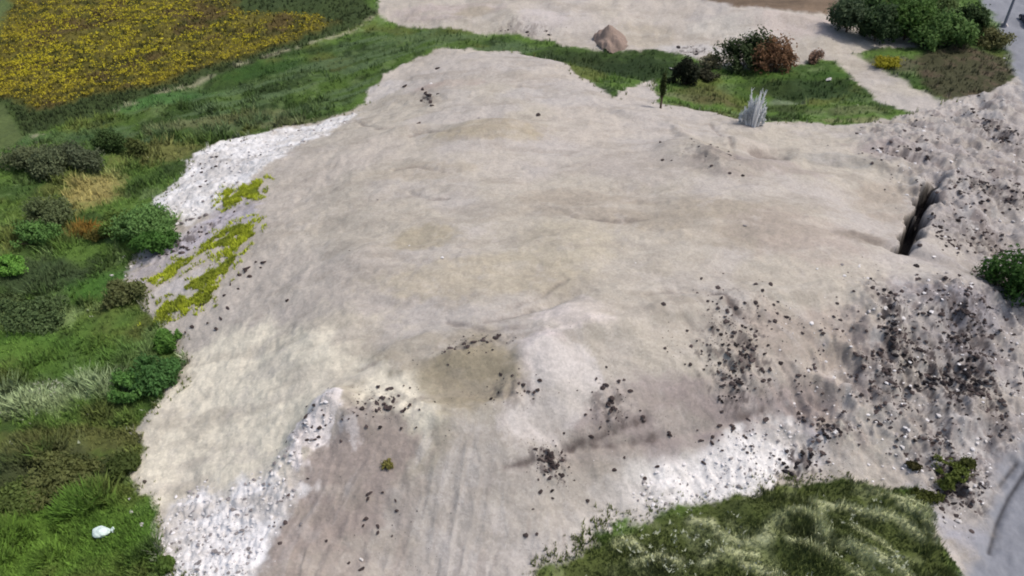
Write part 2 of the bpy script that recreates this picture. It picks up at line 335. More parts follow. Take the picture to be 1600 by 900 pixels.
def inside(poly, x, y, wob=0.0, soft=.5):
    return sm(-soft, soft, poly_sd(x, y, poly) + wob)
def ground_paint(x, y, z):
    """material of the ground: base colour of the soil or plants at each place, some shade painted in, and which sheet it belongs to"""
    e = edge(x, y)
    n1, n2, n3 = fbm(x, y, 9, 4, 101, .55), fbm(x, y, 2.2, 4, 111, .6), fbm(x, y, .6, 3, 121, .6)
    c = np.empty((len(x), 3))
    green, dark, pale, olive, straw = alb(86,112,50), alb(60,82,40), alb(124,146,92), alb(104,108,56), alb(128,124,84)
    c[:] = green
    def mix(colr, w):
        w = np.clip(w, 0, 1)[:, None]
        c[:] = c * (1 - w) + np.asarray(colr) * w
    mix(dark, sm(-.1, .5, n1) * .8); mix(alb(44,58,32), sm(.1, .55, fbm(x, y, 2.8, 3, 133)) * .6)
    mix(olive, sm(.1, .7, fbm(x, y, 7, 3, 131)) * .6)
    mix(pale, sm(.15, .7, n2) * .5)
    # combed streaks of the grass strip beyond the heap, along its direction
    a = math.radians(34)
    us, vs = x * math.cos(a) + y * math.sin(a), -x * math.sin(a) + y * math.cos(a)
    strip = inside(R_STRIP, x, y, e, 1.5)
    mix(alb(100,122,82), strip * sm(-.15, .5, fbm(us * .12, vs, 1.0, 3, 141)) * .8); c *= (1 - .26 * strip)[:, None]
    for (px, py, rx, ry, rot, rgb, k) in GREENS:
        g = gauss(x, y, px, py, rx, ry, rot)
        mix(alb(*rgb, 1.3 if px < 300 else 1.0), sm(.2, .75, g + n2 * .22 + n3 * .08) * k)
    lw = np.maximum(inside(R_LAWN, x, y, 0, .5), inside(R_LAWN2, x, y, 0, .5)); mix(alb(88,102,60), lw)
    # brown and green soil of the flower field
    fd = inside(R_FIELD, x, y, e * .8, .6)
    mix(alb(62,76,42), fd)
    yl = inside(R_YELLOW, x, y, e * 2, 1.5)
    mix(alb(108,100,44), yl * .9); mix(alb(88,74,46), yl * sm(0, .5, fbm(x, y, 6, 3, 143)) * .8)
    mix(alb(70,72,34), yl * sm(.0, .5, n2) * .8)
    b_ = line_d(x, y, L_EDGE); mix(alb(150,148,120), np.exp(-(b_ / .5) ** 2) * sm(-.1, .4, n2) * .9)
    # dry grass on the right
    gp = inside(R_GRASSPIT, x, y, e, 1.0); mix(alb(72,72,50), gp); mix(alb(96,84,68), gp * sm(.1, .6, n2) * .8)
    # bottom right bank: arcs of paler grass
    bk = inside(R_BANK, x, y, e, 1.0)
    mix(alb(84,94,50), bk); mix(alb(126,134,92), bk * sm(.15, .55, fbm(x * .9 + y * .5, y * .9 - x * .35, 1.8, 3, 151)) * .7); mix(alb(58,66,38), bk * sm(.2, .7, n1) * .6)
    for P in ARCS: mix(alb(176,180,138), bk * np.exp(-((line_d(x, y, P) + n3 * .1) / .30) ** 2) * sm(-.9, -.2, n2))
    # ---- soil
    def soil(w):
        s = np.empty((len(x), 3)); s[:] = alb(190,181,170)
        def smix(colr, k):
            k = np.clip(k, 0, 1)[:, None]; s[:] = s * (1 - k) + np.asarray(colr) * k
        smix(alb(186,178,163), sm(-.2, .5, fbm(x, y, 14, 4, 161)) * .7)
        smix(alb(186,179,173), sm(.0, .6, fbm(x, y, 10, 4, 171)) * .7)
        for (px, py, rx, ry, rot, rgb, k) in SOILS:
            g = gauss(x, y, px, py, rx, ry, rot)
            smix(alb(*rgb, 1.08), sm(.22, .6, g + n2 * .16 + n3 * .10) * k)
        for (P, rgb, k, soft) in ZONES:
            smix(alb(*rgb), sm(-soft, soft, poly_sd(x, y, P) + e * 1.3 + n2 * .5 * soft + n3 * .3) * k)
        smix(alb(160,151,138), sm(.1, .7, fbm(x * .35, y * 1.2, 2.2, 4, 176, .6)) * .40)
        smix(alb(196,188,176), sm(.15, .7, fbm(x * .4, y * 1.2, 2.8, 4, 177, .6)) * .40)
        rgz = sm(-2, 3, poly_sd(x, y, R_RIGHT)); smix(alb(130,121,118), rgz * sm(.05, .6, fbm(x, y, 1.5, 4, 178, .68)) * .75); smix(alb(192,188,184), rgz * sm(.25, .7, fbm(x, y, 1.8, 4, 179, .68)) * .6)
        smix(alb(158,150,138), sm(.1, .6, fbm(x * .7, y * 1.3, 3.4, 4, 175, .62)) * .35)
        smix(alb(196,188,180), sm(.35, .85, fbm(x, y, 1.4, 4, 181, .65)) * .30)
        fr = front_w(x, y)
        th, rr_ = radial(x, y); st = fbm(th, rr_ * .22, .9, 4, 191, .6)
        smix(alb(146,134,127), fr * sm(.12, .7, st) * .34); smix(alb(204,198,194), fr * sm(.2, .8, -st) * .25)
        gd = gully_d(x, y); smix(alb(30,26,26), sm(.72, .45, gd) * .92)  # shade of the step painted near-black onto gully floor and walls
        for i_, r_ in enumerate(RUTS):
            if i_ not in (3, 4): smix(alb(104,94,90), np.exp(-((line_d(x, y, r_) + n3 * .12) / .22) ** 2) * sm(-.5, .3, n2) * (.9 if i_ < 3 else .45))
        for (px, py, rx, ry, rot, k) in DEBRIS:
            g = gauss(x, y, px, py, rx, ry, rot)
            smix(alb(92,84,82), sm(.26, .60, g * .45 + fbm(x, y, .45, 3, 122, .7) * .5 + .06) * sm(.08, .35, g) * k * .9)
        s *= (1 + n3 * .05 + n2 * .03)[:, None]
        return s
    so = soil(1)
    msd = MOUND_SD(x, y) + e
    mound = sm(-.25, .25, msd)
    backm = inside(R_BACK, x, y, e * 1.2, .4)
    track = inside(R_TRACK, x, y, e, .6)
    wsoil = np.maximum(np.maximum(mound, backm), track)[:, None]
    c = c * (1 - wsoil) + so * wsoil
    bnk = inside(R_BROWN, x, y, e * 1.4, .6)[:, None]
    bc = alb(118,102,86) * (1 + .35 * fbm(x * .12, y, .9, 3, 201))[:, None]
    c = c * (1 - bnk) + bc * bnk
    rd = inside(R_ROAD, x, y, e * .8 + n2 * .6, .9)[:, None]
    rc = alb(140,142,148) * (1 + .05 * n2 + .04 * n3)[:, None]
    for r in RUTS[3:5]:
        k = np.exp(-(line_d(x, y, r) / .15) ** 2)[:, None] * .95
        rc = rc * (1 - k) + alb(78,78,82) * k
    c = c * (1 - rd) + rc * rd
    cat = np.zeros(len(x), int)                        # 0 grass
    cat[(poly_sd(x, y, R_FIELD) + e * .8) > 0] = 1
    cat[backm > .5] = 2
    cat[track > .5] = 3
    cat[mound > .5] = 4
    cat[rd[:, 0] > .5] = 5
    return np.clip(c, .004, .9), cat

R_STRIP = world_poly([(150,190),(330,135),(470,90),(560,55),(600,40),(760,62),(900,85),(860,95),(700,75),(640,95),(560,150),(450,190),(300,215),(200,240)])
R_BANK = world_poly([(800,985),(850,890),(935,845),(1010,815),(1110,784),(1250,758),(1310,748),(1380,758),(1440,780),(1460,830),(1505,900),(1520,985)])
R_BROWN = world_poly([(1080,-30),(1095,2),(1150,10),(1220,18),(1290,22),(1310,14),(1305,-30)])
L_EDGE = world_poly([(55,212),(80,205),(150,182),(215,160),(270,142),(330,120),(400,95),(500,64),(545,48),(590,22)])
GREENS = [(1385,880,2.4,1.6,-30,(176,168,156),.9),(1330,900,1.6,.8,-30,(160,156,136),.8),(1430,850,1.2,1.6,-30,(130,126,104),.8),(1060,150,4,1.4,0,(112,118,84),.8),(1120,160,3,1.6,0,(100,94,62),.8),(1230,160,3,.9,0,(128,140,112),.8),(1160,108,5,.9,0,(140,146,116),.8),(1230,124,5,.8,0,(70,96,40),.8),(1290,150,4,1,10,(96,120,74),.7),(1300,118,3,1,0,(58,86,36),.8),(1090,120,5,1,0,(88,96,62),.7),(950,95,5,1,-8,(96,112,66),.6),(1200,185,4,1,0,(50,58,36),.8),(1340,190,5,1,0,(128,130,92),.8),(60,500,4,1.6,12,(112,128,82),.7),(100,620,8,1.6,6,(126,140,104),.8),(30,640,5,1.2,0,(130,142,106),.6),(100,690,8,1.6,4,(76,74,44),.7),(60,740,7,2,8,(52,56,38),.8),(120,840,7,4,0,(68,98,34),.8),(40,860,5,3,0,(78,102,38),.7),  # dark spots in the hollow paint shadow into the grass colour
 (60,430,7,3,5,(54,66,42),.8),(170,450,4,2.5,0,(60,96,38),.7),(30,330,7,3,5,(70,92,36),.7),(140,300,3.6,4,20,(140,128,80),.85),(150,360,2.6,1.6,10,(112,84,34),.85),(250,240,6,3,20,(98,98,56),.8),(100,215,9,2.2,12,(62,84,50),.7),
 (230,160,8,2.0,20,(66,100,52),.7),(400,110,8,2.5,25,(52,80,34),.8),(480,80,6,1.6,25,(46,66,30),.8),(340,190,9,1.6,20,(112,116,80),.7),(450,190,6,1.2,10,(104,108,76),.7),(660,60,8,2,-5,(90,108,66),.7),(930,100,9,5,-15,(44,58,30),.9),
 (1000,110,7,5,0,(42,58,30),.9),(1100,150,5,3,0,(92,92,54),.7),(1250,140,9,4,0,(38,56,28),.85),(1210,170,6,2,0,(60,68,40),.6),(1330,175,4,2,0,(110,116,80),.7),(1420,60,12,6,0,(60,66,48),.8),(1520,60,7,4,0,(86,92,72),.6),(1400,100,4,3,0,(100,96,76),.8),
 (15,250,5,3,0,(66,92,46),.6),(20,545,4,2,0,(78,110,44),.7),(120,560,5,3,0,(64,92,36),.7)]
SOILS = [(330,260,8,4.5,12,(200,196,194),.95),(270,300,4,3,0,(204,200,196),.9),(290,375,6,1.0,40,(150,148,152),.8),(330,350,5,1.0,40,(196,190,192),.9),(280,460,5,1.2,38,(188,182,178),.8),(260,490,3.5,1.2,30,(176,172,160),.7),(470,205,7,1.3,12,(198,192,188),.9),(590,140,4,2.5,30,(196,190,186),.8),
 (350,830,4.6,2.6,20,(218,212,214),.95),(300,800,3,1.5,20,(214,206,206),.95),(420,770,2.4,1.8,40,(212,204,206),.9),(330,890,4,2,0,(216,212,214),.95),(500,650,1.5,2.3,-40,(206,196,194),.9),(550,675,.9,1.4,10,(204,196,190),.9),
 (1180,705,5.0,2.0,10,(218,212,210),.95),(1080,750,6,2.0,8,(208,204,198),.9),(1000,790,5,1.6,8,(204,198,192),.8),(900,800,6,2.5,10,(196,190,184),.8),(800,860,7,3,15,(188,182,176),.8),(1230,690,3,1.4,0,(222,216,218),.9),
 (380,680,9,7,20,(214,206,190),.9),(440,580,8,4,20,(192,183,166),.85),(560,730,3.6,7,-25,(162,150,142),.7),(520,840,5,4,0,(158,146,134),.6),(700,790,6,5,10,(172,166,160),.7),(640,690,3,2,0,(160,152,134),.6),
 (900,492,2.8,1.5,0,(204,194,186),.95),(860,580,2.2,3.0,10,(202,192,188),.85),(860,640,3.6,2.6,10,(194,186,180),.9),(730,590,4.0,2.4,0,(158,148,128),.8),(560,600,3,2,0,(168,158,138),.6),(640,560,7,2,15,(160,151,132),.6),
 (770,210,6,2.4,0,(170,159,138),.9),(650,270,6,2,0,(172,162,146),.7),(660,370,3,2,0,(168,158,136),.8),(930,320,7,3,-10,(166,156,142),.8),(1140,350,8,4,0,(166,156,140),.85),(1250,370,6,4,0,(170,158,148),.7),(760,430,9,3,0,(178,168,148),.8),(880,380,4,4,0,(180,171,152),.7),
 (860,150,6,3,0,(180,174,168),.8),(700,130,5,1.5,0,(176,160,150),.8),(1000,260,6,4,0,(170,162,154),.7),(1190,260,6,2.5,0,(160,150,144),.7),(1130,265,3.5,3,0,(150,141,134),.7),(1200,240,1.9,1.4,0,(130,120,114),.85),(1310,250,4,2,0,(152,150,144),.8),
 (1430,240,7,3,0,(156,144,140),.8),(1400,320,4,5,-30,(160,148,134),.6),(1520,260,6,6,0,(142,134,128),.75),(1520,370,5,3.5,0,(142,132,126),.85),(1350,370,2.6,1.2,-10,(138,128,118),.85),(1400,500,3,3,0,(164,156,140),.7),(1470,510,5,4,0,(158,154,160),.7),(1380,470,1,1,0,(150,140,130),.5),
 (1300,560,7,4,0,(164,150,140),.6),(1050,640,9,2,10,(158,146,142),.7),(1150,640,7,1.8,10,(156,144,140),.7),(1500,600,4,3,0,(148,136,130),.7),(1400,680,5,2,0,(176,172,160),.7),(1480,810,3,2.5,-40,(158,158,166),.8),(1560,600,4,6,0,(152,142,134),.7),(1540,780,3,3,0,(150,148,152),.8),
 (700,20,9,4,0,(176,164,158),.8),(740,20,3,3,0,(166,156,138),.8),(850,30,4,3,0,(186,178,174),.8),(1010,55,5,5,0,(172,163,148),.9),(1080,80,5,3,0,(186,182,178),.8),(1150,45,9,3,0,(190,184,174),.8),(1250,40,8,4,0,(186,174,166),.8),(1380,60,7,1.6,-14,(190,186,172),.9),(1490,200,3,3,0,(166,162,150),.6)]
need([(b[0], b[1]) for b in GREENS]); need([(b[0], b[1]) for b in SOILS])

C1, CAT = ground_paint(X1, Y1, Z1)

# ------------------------------------------------------------------ materials
def new_mat(name, rough=.95):
    m = bpy.data.materials.new(name); m.use_nodes = True
    nt = m.node_tree; b = nt.nodes['Principled BSDF']
    b.inputs['Roughness'].default_value = rough
    b.inputs['Specular IOR Level'].default_value = .15
    return m, nt, b
def ground_mat(name, fine=.25, bump=.05, scale=3.0, grit=0):
    m, nt, b = new_mat(name)
    N, L = nt.nodes, nt.links
    a = N.new('ShaderNodeAttribute'); a.attribute_name = 'Col'
    g = N.new('ShaderNodeNewGeometry')
    n = N.new('ShaderNodeTexNoise'); n.inputs['Scale'].default_value = scale; n.inputs['Detail'].default_value = 6; n.inputs['Roughness'].default_value = .7
    L.new(g.outputs['Position'], n.inputs['Vector'])
    mr = N.new('ShaderNodeMapRange'); mr.inputs[1].default_value = .25; mr.inputs[2].default_value = .75
    mr.inputs[3].default_value = 1 - fine; mr.inputs[4].default_value = 1 + fine
    L.new(n.outputs['Fac'], mr.inputs[0])
    mx = N.new('ShaderNodeVectorMath'); mx.operation = 'SCALE'
    L.new(a.outputs['Color'], mx.inputs[0]); L.new(mr.outputs[0], mx.inputs['Scale'])
    L.new(mx.outputs[0], b.inputs['Base Color'])
    if grit:                                # stones and crumbs too small to model
        v = N.new('ShaderNodeTexVoronoi'); v.inputs['Scale'].default_value = grit; v.inputs['Randomness'].default_value = 1
        L.new(g.outputs['Position'], v.inputs['Vector'])
        cr = N.new('ShaderNodeMapRange'); cr.inputs[1].default_value = .0; cr.inputs[2].default_value = 1; cr.inputs[3].default_value = .91; cr.inputs[4].default_value = 1.08
        se = N.new('ShaderNodeSeparateColor'); L.new(v.outputs['Color'], se.inputs[0]); L.new(se.outputs[0], cr.inputs[0])
        m2 = N.new('ShaderNodeVectorMath'); m2.operation = 'SCALE'
        L.new(mx.outputs[0], m2.inputs[0]); L.new(cr.outputs[0], m2.inputs['Scale']); L.new(m2.outputs[0], b.inputs['Base Color'])
    bp = N.new('ShaderNodeBump'); bp.inputs['Strength'].default_value = .8; bp.inputs['Distance'].default_value = bump
    L.new(n.outputs['Fac'], bp.inputs['Height']); L.new(bp.outputs[0], b.inputs['Normal'])
    return m
def leaf_mat(name, trans=.25, up=0.0):
    m, nt, b = new_mat(name, .7)
    N, L = nt.nodes, nt.links
    a = N.new('ShaderNodeAttribute'); a.attribute_name = 'Col'
    g = N.new('ShaderNodeNewGeometry')
    n = N.new('ShaderNodeTexNoise'); n.inputs['Scale'].default_value = 1.3; n.inputs['Detail'].default_value = 3
    L.new(g.outputs['Position'], n.inputs['Vector'])
    mr = N.new('ShaderNodeMapRange'); mr.inputs[1].default_value = .3; mr.inputs[2].default_value = .7; mr.inputs[3].default_value = .78; mr.inputs[4].default_value = 1.22
    L.new(n.outputs['Fac'], mr.inputs[0])
    mx = N.new('ShaderNodeVectorMath'); mx.operation = 'SCALE'
    L.new(a.outputs['Color'], mx.inputs[0]); L.new(mr.outputs[0], mx.inputs['Scale'])
    L.new(mx.outputs[0], b.inputs['Base Color'])
    tr = N.new('ShaderNodeBsdfTranslucent'); L.new(mx.outputs[0], tr.inputs[0])
    if up:                                  # blades stand so thick that the sward is lit as one surface
        sc_ = N.new('ShaderNodeVectorMath'); sc_.operation = 'SCALE'; sc_.inputs['Scale'].default_value = 1 - up
        ad = N.new('ShaderNodeVectorMath'); ad.operation = 'ADD'; ad.inputs[1].default_value = (0, 0, up)
        no = N.new('ShaderNodeVectorMath'); no.operation = 'NORMALIZE'
        L.new(g.outputs['Normal'], sc_.inputs[0]); L.new(sc_.outputs[0], ad.inputs[0]); L.new(ad.outputs[0], no.inputs[0]); L.new(no.outputs[0], b.inputs['Normal'])
    ms = N.new('ShaderNodeMixShader'); ms.inputs[0].default_value = trans
    L.new(b.outputs[0], ms.inputs[1]); L.new(tr.outputs[0], ms.inputs[2])
    L.new(ms.outputs[0], N['Material Output'].inputs[0])
    return m
def flat_mat(name, rgb, var=.2, scale=4.0, rough=.85, bump=.02, metal=0.0):
    m, nt, b = new_mat(name, rough)
    N, L = nt.nodes, nt.links
    b.inputs['Metallic'].default_value = metal
    tc = N.new('ShaderNodeTexCoord')
    n = N.new('ShaderNodeTexNoise'); n.inputs['Scale'].default_value = scale; n.inputs['Detail'].default_value = 5
    L.new(tc.outputs['Object'], n.inputs['Vector'])
    cr = N.new('ShaderNodeValToRGB')
    cr.color_ramp.elements[0].position = .3; cr.color_ramp.elements[1].position = .7
    cr.color_ramp.elements[0].color = tuple(c * (1 - var) for c in rgb) + (1,)
    cr.color_ramp.elements[1].color = tuple(min(1, c * (1 + var)) for c in rgb) + (1,)
    L.new(n.outputs['Fac'], cr.inputs[0]); L.new(cr.outputs[0], b.inputs['Base Color'])
    if bump:
        bp = N.new('ShaderNodeBump'); bp.inputs['Distance'].default_value = bump
        L.new(n.outputs['Fac'], bp.inputs['Height']); L.new(bp.outputs[0], b.inputs['Normal'])
    return m
M_SOIL = ground_mat('soil', .09, .10, 2.4, 6.5)
M_TURF = ground_mat('turf', .35, .10, 2.5)
M_ROAD = ground_mat('gravel_road', .10, .03, 4)
M_LEAF = leaf_mat('leaves', .3, .35)
M_GRASS = leaf_mat('grass_blades', .2, .7)
M_BARK = flat_mat('bark', (.10, .075, .055), .3, 6)

# ------------------------------------------------------------------ object helpers
def tag(o, label=None, cat=None, group=None, kind=None):
    if label: o['label'] = label
    if cat: o['category'] = cat
    if group: o['group'] = group
    if kind: o['kind'] = kind
    return o
def mesh_np(name, verts, faces, mat, cols=None, smooth=True, parent=None):
    """faces: (n,3) or (n,4) array"""
    me = bpy.data.meshes.new(name)
    verts = np.asarray(verts, np.float32); faces = np.asarray(faces, np.int32)
    k = faces.shape[1]
    me.vertices.add(len(verts)); me.vertices.foreach_set('co', verts.ravel())
    me.loops.add(faces.size); me.loops.foreach_set('vertex_index', faces.ravel())
    me.polygons.add(len(faces)); me.polygons.foreach_set('loop_start', np.arange(0, faces.size, k, dtype=np.int32))
    try: me.polygons.foreach_set('loop_total', np.full(len(faces), k, np.int32))
    except Exception: pass
    me.update(calc_edges=True)
    if cols is not None:
        a = me.color_attributes.new('Col', 'FLOAT_COLOR', 'POINT')
        cc = np.ones((len(verts), 4), np.float32); cc[:, :3] = cols
        a.data.foreach_set('color', cc.ravel())
    me.polygons.foreach_set('use_smooth', np.full(len(faces), smooth, bool))
    me.materials.append(mat)
    me.validate()
    o = bpy.data.objects.new(name, me); COL.objects.link(o)
    if parent: o.parent = parent
    return o
def empty(name, loc=(0, 0, 0), rz=0.0):
    o = bpy.data.objects.new(name, None); COL.objects.link(o)
    o.location = loc; o.rotation_euler = (0, 0, rz); o.empty_display_size = .3
    return o

# the ground, cut along its regions
idx = np.arange(nr * nc).reshape(nr, nc)
Q = np.stack([idx[:-1, :-1], idx[:-1, 1:], idx[1:, 1:], idx[1:, :-1]], -1).reshape(-1, 4)
qc = CAT[Q[:, 0]]
for k, (nm, mt) in enumerate([('grass_ground', M_TURF), ('flower_field', M_TURF), ('back_earthworks', M_SOIL), ('dirt_track', M_SOIL), ('soil_mound', M_SOIL), ('road', M_ROAD)]):
    f = Q[qc == k]
    used, inv = np.unique(f.ravel(), return_inverse=True)
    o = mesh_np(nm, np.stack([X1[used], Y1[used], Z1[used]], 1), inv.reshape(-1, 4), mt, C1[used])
    lab = {0: 'rough green grass ground around the soil mound', 1: 'field of dense yellow flowers in the upper left', 2: 'pale levelled earth ground beyond the grass strip', 3: 'pale dirt track curving past the dry grass patch', 4: 'huge pale grey soil mound filling the middle', 5: 'grey gravel road along the right edge'}[k]
    tag(o, lab, {0: 'ground', 1: 'field', 2: 'ground', 3: 'track', 4: 'soil mound', 5: 'road'}[k], None, 'structure')

# ------------------------------------------------------------------ grass and flowers
def visible(x, y, m=1.08):
    dep = y * cp + (CAM_H) * sp
    return (np.abs(x) < math.tan(HFOV / 2) * dep * m)
def scatter(n, xr=(-115, 115), yr=(24, 165)):
    """points denser near the camera, roughly even in the picture"""
    yy = 1 / (1 / yr[0] + RNG.random(n) * (1 / yr[1] - 1 / yr[0]))
    ww = np.tan(HFOV / 2) * (yy * cp + CAM_H * sp) * 1.08
    xx = (RNG.random(n) * 2 - 1) * ww
    return xx, yy
def blades(name, x, y, z, c, hgt, wid, K, mat, lean=.5):
    n = len(x)
    ang = RNG.random((n, K)) * 2 * np.pi
    r = RNG.random((n, K)) * wid[:, None] * 1.2
    bx, by = x[:, None] + np.cos(ang * 3) * r, y[:, None] + np.sin(ang * 3) * r
    w = wid[:, None] * (.5 + RNG.random((n, K)) * .6)
    hh = hgt[:, None] * (.6 + RNG.random((n, K)) * .7)
    la = RNG.random((n, K)) * 2 * np.pi; ll = hh * lean * RNG.random((n, K))
    V = np.empty((n, K, 3, 3), np.float32)
    dx, dy = np.cos(ang) * w * .5, np.sin(ang) * w * .5
    zz = np.broadcast_to(z[:, None] - .04, (n, K))
    V[:, :, 0] = np.stack([bx - dx, by - dy, zz], -1); V[:, :, 1] = np.stack([bx + dx, by + dy, zz], -1)
    V[:, :, 2] = np.stack([bx + np.cos(la) * ll, by + np.sin(la) * ll, zz + hh], -1)
    cc = np.repeat(c[:, None, :], K * 3, 1).reshape(-1, 3)
    cc = cc * np.repeat(.82 + .36 * RNG.random(n * K), 3)[:, None]
    return mesh_np(name, V.reshape(-1, 3), np.arange(n * K * 3).reshape(-1, 3), mat, cc, False)

gx, gy = scatter(190000)
gz = H(gx, gy, False)
gc, gk = ground_paint(gx, gy, gz)
lawn = np.maximum(inside(R_LAWN, gx, gy, 0, .5), inside(R_LAWN2, gx, gy, 0, .5))
cl = fbm(gx, gy, 2.0, 3, 300)
gsd = MOUND_SD(gx, gy) + edge(gx, gy)
fringe = (gk == 4) & (gsd < 1.1 * RNG.random(len(gx)) ** 2 + .5 * fbm(gx, gy, 1.6, 2, 345)) & (RNG.random(len(gx)) < .5) & (poly_sd(gx, gy, R_ROAD) < -8)
gc[fringe] = alb(92,100,56)
keep = ((gk == 0) & (lawn < .5) & (RNG.random(len(gx)) < .55 + .5 * cl)) | fringe
x, y, z, c = gx[keep], gy[keep], gz[keep], gc[keep]
dist = np.sqrt(x * x + y * y + CAM_H ** 2)
hgt = (.20 + .42 * np.clip(fbm(x, y, 2.4, 3, 310) + .3, 0, 1)) * (.7 + dist / 200)
wid = .09 * (.6 + dist / 110)
blades('grass', x, y, z, c * 2.1, hgt, wid, 4, M_GRASS)
tag(bpy.data.objects['grass'], 'rank green grass growing all round the foot of the soil mound', 'grass', None, 'stuff')

keep = (gk == 1)
x, y, z, c = gx[keep], gy[keep], gz[keep], gc[keep]
o = blades('field_weeds', x, y, z, c * 1.4, np.full(len(x), .5), np.full(len(x), .22), 4, M_GRASS)
tag(o, 'brownish green stems under the yellow flowers of the upper left field', 'weeds', None, 'stuff')
# yellow flower heads: each a small upturned tuft
fx, fy = scatter(170000, yr=(70, 170))
sdy = poly_sd(fx, fy, R_YELLOW) + edge(fx, fy) * 2
dens = fbm(fx * .75 - fy * .3, fy * .9 + fx * .25, 1.5, 4, 320, .7)
big = fbm(fx, fy, 12, 2, 330)
keep = (sdy > 0) & (dens + big * .5 > -.42 + .78 * RNG.random(len(fx)))
x, y, d_ = fx[keep], fy[keep], dens[keep]
z = H(x, y, False) + .42
n = len(x)
low = sm(9, 1, sdy[keep])[:, None]
cy = alb(204,194,48)[None] * (1 - .0 * d_[:, None]) + 0
t = RNG.random(n)[:, None]
cy = cy * (1 - low * .35) + alb(128,108,56)[None] * low * .35
cy = cy * (1 - t * .5) + alb(160,140,40)[None] * t * .5
o = blades('yellow_flowers', x, y, z, cy * 1.1, np.full(n, .14), .14 + .16 * RNG.random(n), 3, M_GRASS, 1.5)
tag(o, 'dense yellow flower heads covering the upper left field', 'flowers', None, 'stuff')

m_ = fbm(gx, gy, 3.4, 4, 351, .6)
keep = (gk == 0) & (lawn < .5) & (gx < -8) & (gy < 100) & (RNG.random(len(gx)) < sm(-.05, .45, m_))
x, y, z, c = gx[keep], gy[keep], gz[keep], gc[keep]
hh = .25 + 1.0 * sm(0, .9, m_[keep])
o = blades('undergrowth', x, y, z, c * 1.75, hh, np.full(len(x), .24), 5, M_GRASS, 1.0)
tag(o, 'leafy green undergrowth in soft heaps between the bushes on the left', 'undergrowth', None, 'stuff')

# small white flowers / seed heads in the left grass and on the bank
sx, sy = scatter(26000)
ptc = np.zeros(len(sx))
for (px, py, rx, ry, k) in [(60,505,5,1.6,.5),(100,615,9,1.8,.9),(20,640,5,1.6,.7),(20,690,4,1.5,.4),(60,400,5,2,.2),(1050,840,5,2,.5),(1200,870,7,2.5,.5),(1350,840,5,3,.4),(400,100,9,2,.12),(500,90,8,2.4,.5),(1330,180,4,2,.6),(250,250,6,3,.2),(1000,870,4,2,.4)]:
    need([(px, py)]); ptc = np.maximum(ptc, k * gauss(sx, sy, px, py, rx, ry))
scz = H(sx, sy, False); _, sk = ground_paint(sx, sy, scz)
keep = (sk == 0) & (RNG.random(len(sx)) < ptc * sm(-.3, .5, fbm(sx, sy, 1.5, 3, 340)))
x, y, z = sx[keep], sy[keep], scz[keep]
o = blades('white_wildflowers', x, y, z + .3, np.tile(alb(178,184,158), (len(x), 1)), np.full(len(x), .16), .13 + .1 * RNG.random(len(x)), 3, M_GRASS, 1.5)
tag(o, 'pale small wildflowers and seed heads dotted through the grass', 'wildflowers', None, 'stuff')

# strips of yellow green ground cover on the left flank
MOSS = [('topmost yellow green weed patch, short, on the left flank of the mound', [(348,318),(352,303),(372,297),(398,290),(410,286),(404,296),(398,312),(378,316),(362,325),(350,326)]),
 ('middle long yellow green weed strip on the left flank of the mound', [(236,442),(262,424),(290,402),(318,382),(345,362),(372,350),(398,350),(400,362),(385,380),(372,395),(350,400),(352,385),(330,392),(300,412),(275,430),(250,447)]),
 ('lowest ragged yellow green weed strip on the left flank of the mound', [(243,490),(262,474),(290,456),(312,440),(335,415),(352,398),(372,395),(355,425),(340,445),(350,452),(330,468),(312,482),(290,492),(262,502),(245,504)])]
for k, (lab, pts) in enumerate(MOSS):
    P = world_poly(pts)
    lo, hi = P.min(0) - 1.3, P.max(0) + 1.3
    n = 16000
    mx_, my_ = lo[0] + RNG.random(n) * (hi[0] - lo[0]), lo[1] + RNG.random(n) * (hi[1] - lo[1])
    sd = poly_sd(mx_, my_, P) + fbm(mx_, my_, 1.0, 3, 350) * .35
    kp = ((sd > 0) & (fbm(mx_, my_, .8, 3, 360) > -.3)) | ((sd > -1.2) & (RNG.random(n) < .12) & (fbm(mx_, my_, .7, 3, 361) > .25))
    mx_, my_ = mx_[kp], my_[kp]
    t = np.clip(.5 + fbm(mx_, my_, 1.4, 3, 370) * .6, 0, 1)[:, None]
    o = blades('weed_strip', mx_, my_, H(mx_, my_), (alb(170,180,52) * t + alb(122,134,48) * (1 - t)) * 1.7, np.full(len(mx_), .3), np.full(len(mx_), .16), 3, M_GRASS)
    tag(o, lab, 'ground cover', None, 'stuff')

# ------------------------------------------------------------------ stones and clods
def ico(sub=2, seed=0, rough=.25, flat=.55):
    import bmesh
    r = random.Random(seed)
    bm = bmesh.new(); bmesh.ops.create_icosphere(bm, subdivisions=sub, radius=.5)
    ax = [Vector((r.gauss(0, 1), r.gauss(0, 1), r.gauss(0, 1))).normalized() for _ in range(10)]
    off = [r.uniform(.14, .40) for _ in ax]
    for v in bm.verts:
        p = v.co.copy()
        for a_, o_ in zip(ax, off):                     # plane cuts make facets
            d = p.dot(a_)
            if d > o_: p -= a_ * (d - o_) * .95
        p *= 1 + r.uniform(-rough, rough) * .25
        v.co = Vector((p.x * 1.15, p.y * .95, p.z * flat))
    vs = np.array([v.co[:] for v in bm.verts]); fs = np.array([[v.index for v in f.verts] for f in bm.faces])
    bm.free(); return vs, fs
ROCKS = [ico(2, s) for s in range(8)]
SMALL = [ico(1, 50 + s) for s in range(6)]
M_DARK = flat_mat('dark_clod', tuple(alb(74, 64, 62)), .45, 3.0)
M_BLACK = flat_mat('black_lump', tuple(alb(40, 36, 38)), .4, 3.0)
M_PALE = flat_mat('pale_stone', tuple(alb(210, 205, 200)), .15, 3.0)
M_GREYROCK = flat_mat('grey_stone', tuple(alb(120, 112, 110)), .3, 3.0)
ROCK_ME = {}
